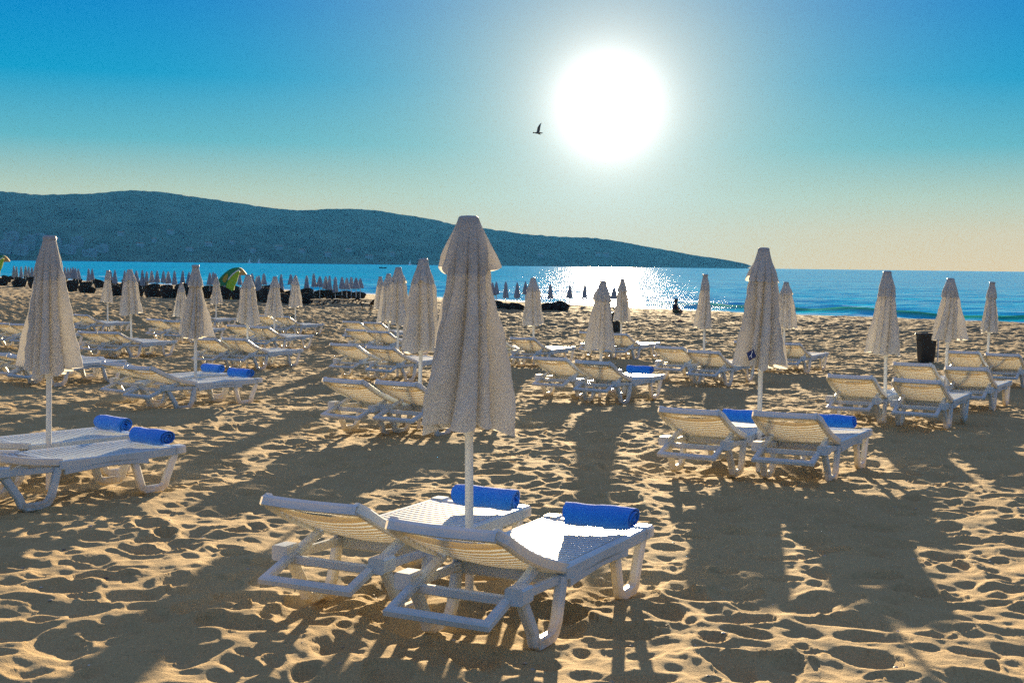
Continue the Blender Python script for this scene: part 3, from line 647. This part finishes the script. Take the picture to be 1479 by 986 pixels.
# parasols -----------------------------------------------------------
def pole_mesh():
    m = MB(); m.lathe([(.024,0),(.024,.62),(.026,.622),(.026,.66),(.019,.665),(.019,1)], 14); return m.mesh('pole', M['pole'])
def cap_mesh():
    m = MB(); m.lathe([(.057,-.02),(.058,-.004),(.055,.010),(.044,.016),(.001,.019)], 18); return m.mesh('finial', M['cap'])
def collar_mesh():
    m = MB(); m.lathe([(.030,-.05),(.033,-.045),(.033,0),(.045,.01),(.045,.05),(.03,.055)], 14); return m.mesh('collar', M['pole'])
PM, CM, KM = pole_mesh(), cap_mesh(), collar_mesh()
def proto(seed, flare=(), slim=1., na=112, nt=46, kw2='cloth', **kw):
    a, b = canopy_mesh(seed, flare, slim, na, nt, **kw); cl = M[kw2]; return (a.mesh('canopy', cl), b.mesh('vent_flap', cl), CM, PM, KM)
PROTO = {'near': proto(3, ((.05,.058),(PI-.05,.064)), 1.0, 240, 90, waist=.122, flap=.106, n=9), 'left': proto(21, ((2.6,.02),), .96, 180, 70, waist=.145, flap=.128, n=10), 'right': proto(14, ((.2,.02),(PI-.2,.02)), .97, 180, 70, waist=.155, flap=.160, n=10), 'p287': proto(33, (), .98, 140, 50, waist=.11, flap=.152)}
VAR = [proto(40+i, ((i*1.3,.03),) if i % 2 else (), [.92,1.,.96,1.04,.9,.98][i], waist=[.12,.15,.135,.16,.13,.145][i], flap=[.135,.14,.145,.15,.128,.15][i], n=8+i % 3) for i in range(6)]
SHAPE = {'p1368': 1.18, 'p1018': .82, 'p1436': .88, 'p262': .9, 'p190': 1.05, 'p870': .95, 'p900': .9, 'p157': .9, 'p563': .9, 'p549': .95, 'near': 1.02, 'left': .90, 'right': .99, 'p287': .80, 'p612': .95, 'p1280': 1.05}
LEAN = {'near': (0,-.012), 'p612': (0,.02), 'p870': (0,.015), 'p1436': (0,.035), 'p1280': (0,-.01), 'p900': (.01,.015), 'left': (0,.012), 'right': (0,.004), 'p395': (0,.01), 'p190': (0,-.02)}
# loungers -----------------------------------------------------------
LG = {a: make_lounger(a, M) for a in (.385, .22, .33)}
used = set()
TOWEL = [towel_mesh(i, M['towel']) for i in (1, 4, 6)]
TILT = {'left': .22, 'p60': .22, 'p287': .33, 'p190': .33}
NO_TOWEL_WORD = {}
HAS = {'near': (1,1), 'left': (1,1), 'right': (1,1), 'p287': (1,1), 'p870': (0,1), 'p612': (0,1)}
lr = random.Random(5)
for row in PAIRS:
    k = row[0]; ta = TILT.get(k, .385); par = None
    for i in (0, 1):
        x, y, th = row[1+3*i:4+3*i]; z = gz(x, y)-.015
        src = LG[ta]; o = copy_tree(src) if src in used else src; used.add(src)
        o.location = (x, y, z); o.rotation_euler = (lr.uniform(-.012,.012), lr.uniform(-.012,.012), th)
        tw = HAS.get(k, (0,0))[i]
        tag(o, f"white sun lounger{' with towel' if tw else ''}, {'left' if i == 0 else 'right'} one under {PLACE[k]}", 'sun lounger', 'white sun loungers set out in pairs')
        if tw:
            lx, ly = {'near': ((.15,.97),(.10,.97)), 'left': ((.08,1.03),(.10,1.03)), 'p287': ((.04,1.03),(.05,1.03))}.get(k, ((-.02,.94),(.01,.94)))[i]; c, s = math.cos(th), math.sin(th)
            t = link('rolled_towel', TOWEL[(i+len(k)) % 3], None, (x+c*lx-s*ly, y+s*lx+c*ly, z+ZS-.006), th+(.06 if i else -.05))
            tag(t, f"blue towel on the {'left' if i == 0 else 'right'} lounger under {PLACE[k]}", 'towel', 'rolled blue towels on the loungers')
    if len(row) > 7:
        X, Y, zt, zb = row[7:]; pv = PROTO.get(k) or VAR[len(used)*0+hash2(ord(k[-1])*1., len(k)*1.+ord(k[1]), 3.).__float__().__mul__(6).__int__()]
        rz = {'near': 0., 'left': 1.1, 'right': .4}.get(k, lr.uniform(0, 6.28))
        p = add_parasol(pv, X, Y, zt, zb, gz(X, Y), PAR_LABEL[k], 'closed cream parasols between the loungers', rz, LEAN.get(k, (lr.uniform(-.015,.015), lr.uniform(-.02,.02))), SHAPE.get(k, 1.))
        if k == 'right':                                              # navy diamond label sewn on near the hem
            cz = zt-gz(X, Y)+.03-(zt-zb)+.10; m = MB(); q = .052
            m.add([(-q,-.004,0),(0,-.004,-q*1.15),(q,-.004,0),(0,-.004,q*1.15),(-q,.004,0),(0,.004,-q*1.15),(q,.004,0),(0,.004,q*1.15)], [(0,1,2,3),(7,6,5,4),(0,4,5,1),(1,5,6,2),(2,6,7,3),(3,7,4,0)])
            can = [c for c in p.children if c.name.startswith('canopy')][0]
            d = m.build('sewn_label', M['tag'], p); d.location = (-.135, -.225, cz); d.rotation_euler = (-.08, .32, -.5)
            e = MB(); e.sweep([(-.012,-.007,-.026),(.002,-.007,.0),(.0,-.007,.026)], .006, .004, up=(0,1,0)); e.sweep([(.002,-.007,0),(.014,-.007,-.026)], .006, .004, up=(0,1,0)); e.box((.0,-.007,.034), (.009,.004,.009))
            e.build('emblem', M['white'], d)
            d['label'] = 'navy diamond label with a small white emblem'
# far parasol rows ----------------------------------------------------
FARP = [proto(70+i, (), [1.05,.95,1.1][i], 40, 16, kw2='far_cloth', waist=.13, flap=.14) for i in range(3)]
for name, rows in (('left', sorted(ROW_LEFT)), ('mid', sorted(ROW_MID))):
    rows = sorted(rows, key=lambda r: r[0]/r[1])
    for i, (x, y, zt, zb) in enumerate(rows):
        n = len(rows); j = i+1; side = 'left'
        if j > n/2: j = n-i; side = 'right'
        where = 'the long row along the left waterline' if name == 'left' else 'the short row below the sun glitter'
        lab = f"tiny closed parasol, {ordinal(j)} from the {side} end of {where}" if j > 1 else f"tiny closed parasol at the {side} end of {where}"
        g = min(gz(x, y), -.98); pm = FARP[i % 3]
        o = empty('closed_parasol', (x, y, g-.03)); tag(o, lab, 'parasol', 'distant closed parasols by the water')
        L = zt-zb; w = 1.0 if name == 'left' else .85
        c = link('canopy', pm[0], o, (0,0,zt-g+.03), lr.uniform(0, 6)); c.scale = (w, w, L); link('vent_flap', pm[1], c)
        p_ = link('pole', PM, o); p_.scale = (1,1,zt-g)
# dark rattan furniture ------------------------------------------------
TM = [tub_seat_mesh(M['rattan'], i) for i in range(2)]
def tubs(pts, where, grp, sc=(.9,1.1)):
    pts = sorted(pts, key=lambda p: p[0]/p[1]); n = len(pts)
    for i, (x, y) in enumerate(pts):
        j = i+1; side = 'left'
        if j > n/2: j = n-i; side = 'right'
        o = link('rattan_daybed', TM[i % 2], None, (x, y, gz(x, y)-.03), lr.uniform(-.7,.7)); k = lr.uniform(*sc); o.scale = (k, k, k*lr.uniform(.85,1.35))
        tag(o, (f"black rattan daybed, {ordinal(j)} from the {side} end of {where}" if j > 1 else f"black rattan daybed at the {side} end of {where}"), 'daybed', grp)
tubs(TUBS, 'the front dark row', 'black rattan daybeds in front of the far parasols'); tubs(TUBS_B, 'the second dark row', 'black rattan daybeds in the second far row', (.85,1.0)); tubs(TUBS_C, 'the rear dark row', 'black rattan daybeds in the last far row', (.85,1.))
tubs(MID, 'the short dark row under the glitter', 'black rattan daybeds right of the nearest parasol', (.58,.72))
for i, (x, y) in enumerate(sorted(DARK_LOUNGERS, key=lambda p: p[0]/p[1])):
    dark_lounger(M, (x, y, gz(x, y)-.02), -1.2+lr.uniform(-.2,.2), f"thin-legged black lounger, {ordinal(i+1)} of five from the left", 'thin-legged black loungers')
# single things ---------------------------------------------------------
def at(p): return (p[0], p[1], gz(p[0], p[1])-.01)
b = MISC['bin1'][0]; make_bin(M, at(b), .2, .92, 'black waste bin standing on the sand beside the wide right parasol')
b = MISC['bin2'][0]; make_bin(M, at(b), .4, .95, 'dark waste bin half hidden behind the centre parasol')
b = MISC['bin3'][0]; make_bin(M, at(b), .1, .6, 'low dark bin behind the cluster of parasols left of centre')
m = MB(); m.lathe([(.018,-.2),(.018,.95),(.001,.96)], 8); tag(m.build('marker_post', M['pole'], None, at(MISC['pole'][0])), 'thin pale post standing beside the black waste bin', 'post')
dark_lounger(M, at(MISC['chair'][0]), .5, 'black lounger standing behind the rear parasol of the cluster', 'thin-legged black loungers')
make_person(M, (9.5, 80, gz(9.5, 80)-.02), .25)
def lump(name, mat, p, sc, label, cat):
    m = MB(); m.lathe([(.2,0),(.24,.06),(.20,.15),(.09,.21),(.001,.22)], 14, sx=1.2, sy=.8); o = m.build(name, M[mat], None, at(p), .4); o.scale = (sc,)*3
    h = MB(); h.sweep([(-.12,0,.17),(-.08,0,.30),(.08,0,.30),(.12,0,.17)], .025, .025, up=(0,1,0)); h.build('handle', M[mat], o); tag(o, label, cat)
lump('beach_bag', 'red', MISC['bag1'][0], .55, 'small dark red bag on the sand near the seated person', 'bag')
lump('beach_bag', 'bag', MISC['bag2'][0], .5, 'small black bag on the sand, nearer than the red one', 'bag')
lump('beach_bag', 'bag', MISC['bag3'][0], .5, 'tiny dark bag on the open sand left of the mid-left parasol', 'bag')
make_banner(M, (-21.1, 102, gz(-21.1, 102)), 2.4, 'curved green and yellow beach flag rising behind the dark daybeds')
make_banner(M, (-59.3, 157, gz(-59.3, 157)+.2), 3.1, 'curved yellow-green beach flag cut by the left edge')
make_gull(M, (60*.01745, 60, 1.9+60*.0955)).scale = (.86,.86,.86)
# shell chips and pebbles lying on the near sand
def chips():
    m = MB(); g = np.random.default_rng(4); n = 420
    Y = 5.5+22*g.random(n)**1.6; X = (g.random(n)-.5)*.9*Y; Z = ground(X, Y)+sand_relief(X, Y, np.hypot(X, Y))
    for x, y, z in zip(X, Y, Z):
        r = .004+.011*g.random()**2; a = g.random()*6.3; e = .5+.8*g.random(); k = 7
        ring = [(x+r*math.cos(a+2*PI*i/k)*(1+.3*g.random()), y+r*e*math.sin(a+2*PI*i/k), z+.1*r) for i in range(k)]
        m.add(ring+[(x, y, z+r*.6)], [(i, (i+1) % k, k) for i in range(k)], True)
    t = NT('shell_chips'); f = t.noise(t.coord(), 3, 3); o = m.build('shell_chips', t.done(t.principled(t.ramp(f, [(.35,(.07,.05,.04)),(.5,(.35,.28,.2)),(.65,(.62,.57,.5))]), .6)))
    tag(o, 'scattered shell chips and small pebbles on the sand', kind='stuff')
chips()
# boats ------------------------------------------------------------------
def boat(x, y, label):
    r = empty('rowing_boat', (x, y, SEA_Z), .3); tag(r, label, 'boat')
    m = MB(); P = []
    for t in np.linspace(-1, 1, 9):
        w = .75*(1-abs(t)**2.6)+.02; z = .55+.25*t*t
        P.append([(t*2.2, w*c, z-(z+.2)*(1-abs(c))**.6) for c in (-1,-.7,-.3,.3,.7,1)])
    m.grid(P); m.build('hull', M['hull'], r); q = MB(); q.box((0,0,.55), (.3,1.2,.05)); q.build('bench', M['hull'], r); q = MB(); q.box((-.9,0,.75),(.35,.4,.6)); q.build('engine', M['hull'], r)
boat(-75, 790, 'small dark boat afloat on the bay left of the parasol cluster')
def sailboat(x, y, rz, label):
    r = empty('sailboat', (x, y, SEA_Z), rz); tag(r, label, 'sailboat', 'white sailboats off the headland')
    m = MB(); m.sweep([(-4,0,.6),(2,0,.6),(4.4,0,.8)], 2., 1.2, taper=[.7,1,.2]); m.build('hull', M['white'], r)
    m = MB(); m.extrude([(-3,1.8),(.3,1.8),(.5,9.5)], .12); m.build('sail', M['white'], r); m = MB(); m.sweep([(.6,0,1),(.6,0,10)], .14, .14); m.build('mast', M['white'], r)
sailboat(-480, 2500, .4, 'white sailboat left of the pair above the green flag'); sailboat(-463, 2500, .9, 'smaller white sailboat right of its neighbour above the green flag'); sailboat(-180, 2400, .6, 'white sailboat left of the nearest parasol under the headland')
# buildings at the foot of the headland ------------------------------------
xs_, D0_, dep_, ht_ = hill
br = random.Random(9)
deps = bpy.context.evaluated_depsgraph_get()
def hill_z(x, y):
    h = bpy.data.objects['hills']; ok, p, n, i = h.ray_cast(Vector((x, y, 500)), Vector((0,0,-1)))
    return p.z if ok else SEA_Z
def house(t, dpt, w, h, d, label, kind):
    i = int(np.argmin(abs(xs_-t))); y = D0_[i]+dep_[i]*dpt; x = t*y; z = hill_z(x, y)
    r = empty('hotel' if kind else 'villa', (x, y, z), br.uniform(-.3,.3)); tag(r, label, 'hotel' if kind else 'house', 'hotels at the foot of the headland' if kind else 'white villas on the headland slope')
    m = MB(); m.box((0,0,h/2-2), (w,d,h+4), ch=.01)
    if kind: m.box((w*.15,0,h+1.5), (w*.4,d*.7,3), ch=.01)
    m.build('wall', M['facade'], r)
    if kind:
        for k in range(int(h/3.2)):
            g = MB(); g.box((0,-d/2-.02,1.9+3.2*k), (w*.9,.3,1.5), ch=.01); g.build('window_band', M['glass'], r)
    else:
        g = MB(); g.sweep([(-w/2-.4,0,h+.2),(w/2+.4,0,h+.2)], d*.8, 2.4, ch=.45); g.build('roof', M['tile'], r)
HT = [(-.372,.10,34,22),(-.366,.16,26,30),(-.360,.08,30,17),(-.353,.14,22,26),(-.347,.20,38,20),(-.340,.07,26,15),(-.334,.15,24,21),(-.326,.10,36,14),(-.318,.18,22,18),(-.309,.07,28,12),(-.30,.12,22,12)]
for i, (t, d, w, h) in enumerate(HT): house(t, d, w, h, 14, f"pale hotel block, {ordinal(i+1)} from the left at the foot of the headland", True)
VT = [(-.286,.30),(-.272,.18),(-.262,.24),(-.25,.34),(-.236,.15),(-.222,.22),(-.205,.28),(-.19,.16),(-.171,.25),(-.154,.18),(-.135,.12),(-.12,.2),(-.105,.10),(-.088,.16),(-.035,.3),(.02,.25),(.062,.35),(.068,.36)]
for i, (t, d) in enumerate(VT): house(t, d, br.uniform(9,16), br.uniform(5,8), 9, f"small white villa, {ordinal(i+1)} from the left on the headland slope", False)

# ------------------------------------------------------------------ haze
if HAZE_D > 0:
    m = MB(); x, y0, y1, z0, z1 = 3700, -700, 3850, -6, 190
    m.add([(-x,y0,z0),(x,y0,z0),(x,y1,z0),(-x,y1,z0),(-x,y0,z1),(x,y0,z1),(x,y1,z1),(-x,y1,z1)], [(3,2,1,0),(4,5,6,7),(0,1,5,4),(1,2,6,5),(2,3,7,6),(3,0,4,7)])
    t = NT('sea_haze'); v = t.n('ShaderNodeVolumePrincipled'); v.inputs['Color'].default_value = (*HAZE_C, 1); v.inputs['Density'].default_value = HAZE_D; v.inputs['Anisotropy'].default_value = HAZE_G
    t.l(v.outputs[0], t.out.inputs['Volume']); tag(m.build('haze', t.m), kind='stuff')

# ------------------------------------------------------------------ sky, sun, camera
w = bpy.data.worlds.new('World'); S.world = w; w.use_nodes = True; T = w.node_tree; T.nodes.clear()
W = NT.__new__(NT); W.t = T
out = W.n('ShaderNodeOutputWorld'); bg = W.n('ShaderNodeBackground'); bg.inputs['Strength'].default_value = .1; W.l(bg.outputs[0], out.inputs['Surface'])
sky = W.n('ShaderNodeTexSky', sky_type='NISHITA', sun_disc=False, sun_elevation=SUN_EL, sun_rotation=SUN_AZ, air_density=1.0, dust_density=1.2, ozone_density=2.0)
gen = W.coord('Generated'); nv = W.n('ShaderNodeVectorMath', operation='NORMALIZE'); W.l(gen, nv.inputs[0]); d = nv.outputs[0]
sp = W.n('ShaderNodeSeparateXYZ'); W.l(d, sp.inputs[0]); el = W.math('MULTIPLY', W.math('MAXIMUM', sp.outputs['Z'], 0.), 2.)
dt = W.n('ShaderNodeVectorMath', operation='DOT_PRODUCT'); W.l(d, dt.inputs[0]); dt.inputs[1].default_value = SUN_DIR
ang = W.math('MULTIPLY', W.math('ARCCOSINE', W.math('MINIMUM', dt.outputs['Value'], .9999999)), 180/PI)      # degrees from the sun
base = W.ramp(el, SKY_STOPS)
def gauss(s): q = W.math('DIVIDE', ang, s); return W.math('EXPONENT', W.math('MULTIPLY', W.math('MULTIPLY', q, q), -1.))
base = W.mixc(W.math('MULTIPLY', gauss(9.5), .62), base, (.46,.65,.55))
base = W.mixc(W.math('MULTIPLY', gauss(4.6), .72), base, (.84,.79,.69))
core = W.math('MINIMUM', W.math('EXPONENT', W.math('MULTIPLY', W.math('SUBTRACT', ang, SUN_R), -1.15)), 4.)
cc = W.mixc(1., (0,0,0), (1.,.96,.88)); 
gl = W.n('ShaderNodeVectorMath', operation='SCALE'); gl.inputs[0].default_value = (1.,.97,.93); W.l(core, gl.inputs['Scale'])
sc1 = W.n('ShaderNodeVectorMath', operation='ADD'); W.l(base, sc1.inputs[0]); W.l(gl.outputs[0], sc1.inputs[1])
sc2 = W.n('ShaderNodeVectorMath', operation='SCALE'); W.l(sc1.outputs[0], sc2.inputs[0]); sc2.inputs['Scale'].default_value = 10*2**-EXPO
nis = W.n('ShaderNodeVectorMath', operation='SCALE'); W.l(sky.outputs[0], nis.inputs[0]); nis.inputs['Scale'].default_value = NISHITA_K
fin = W.n('ShaderNodeVectorMath', operation='ADD'); W.l(sc2.outputs[0], fin.inputs[0]); W.l(nis.outputs[0], fin.inputs[1])
W.l(fin.outputs[0], bg.inputs['Color'])
w.cycles.sampling_method = 'MANUAL'; w.cycles.sample_map_resolution = 1024

ld = bpy.data.lights.new('sun', 'SUN'); ld.energy = SUN_E; ld.angle = math.radians(.55); ld.color = (1,.77,.47)
lo = link('sun', ld); lo.rotation_euler = SUN_DIR.to_track_quat('Z', 'Y').to_euler(); lo['kind'] = 'helper'
cd = bpy.data.cameras.new('camera'); cd.sensor_width = 36; cd.lens = 36*1975/1479; cd.clip_start = .1; cd.clip_end = 20000
co = link('camera', cd); pitch = math.atan(111/1975)
co.matrix_world = Matrix.Translation((0,0,CAM_H)) @ (Matrix.Rotation(PI/2-pitch, 4, 'X') @ Matrix.Rotation(.0116, 4, 'Z'))
S.camera = co
S.view_settings.view_transform = 'Standard'; S.view_settings.look = 'None'; S.view_settings.exposure = EXPO; S.view_settings.gamma = 1; S.view_settings.use_curve_mapping = False
S.render.engine = 'CYCLES'; c = S.cycles; c.use_denoising = False; c.max_bounces = 6; c.diffuse_bounces = 3; c.glossy_bounces = 2; c.transmission_bounces = 4; c.volume_bounces = 0; c.transparent_max_bounces = 4
c.sample_clamp_indirect = 6; c.caustics_reflective = False; c.caustics_refractive = False
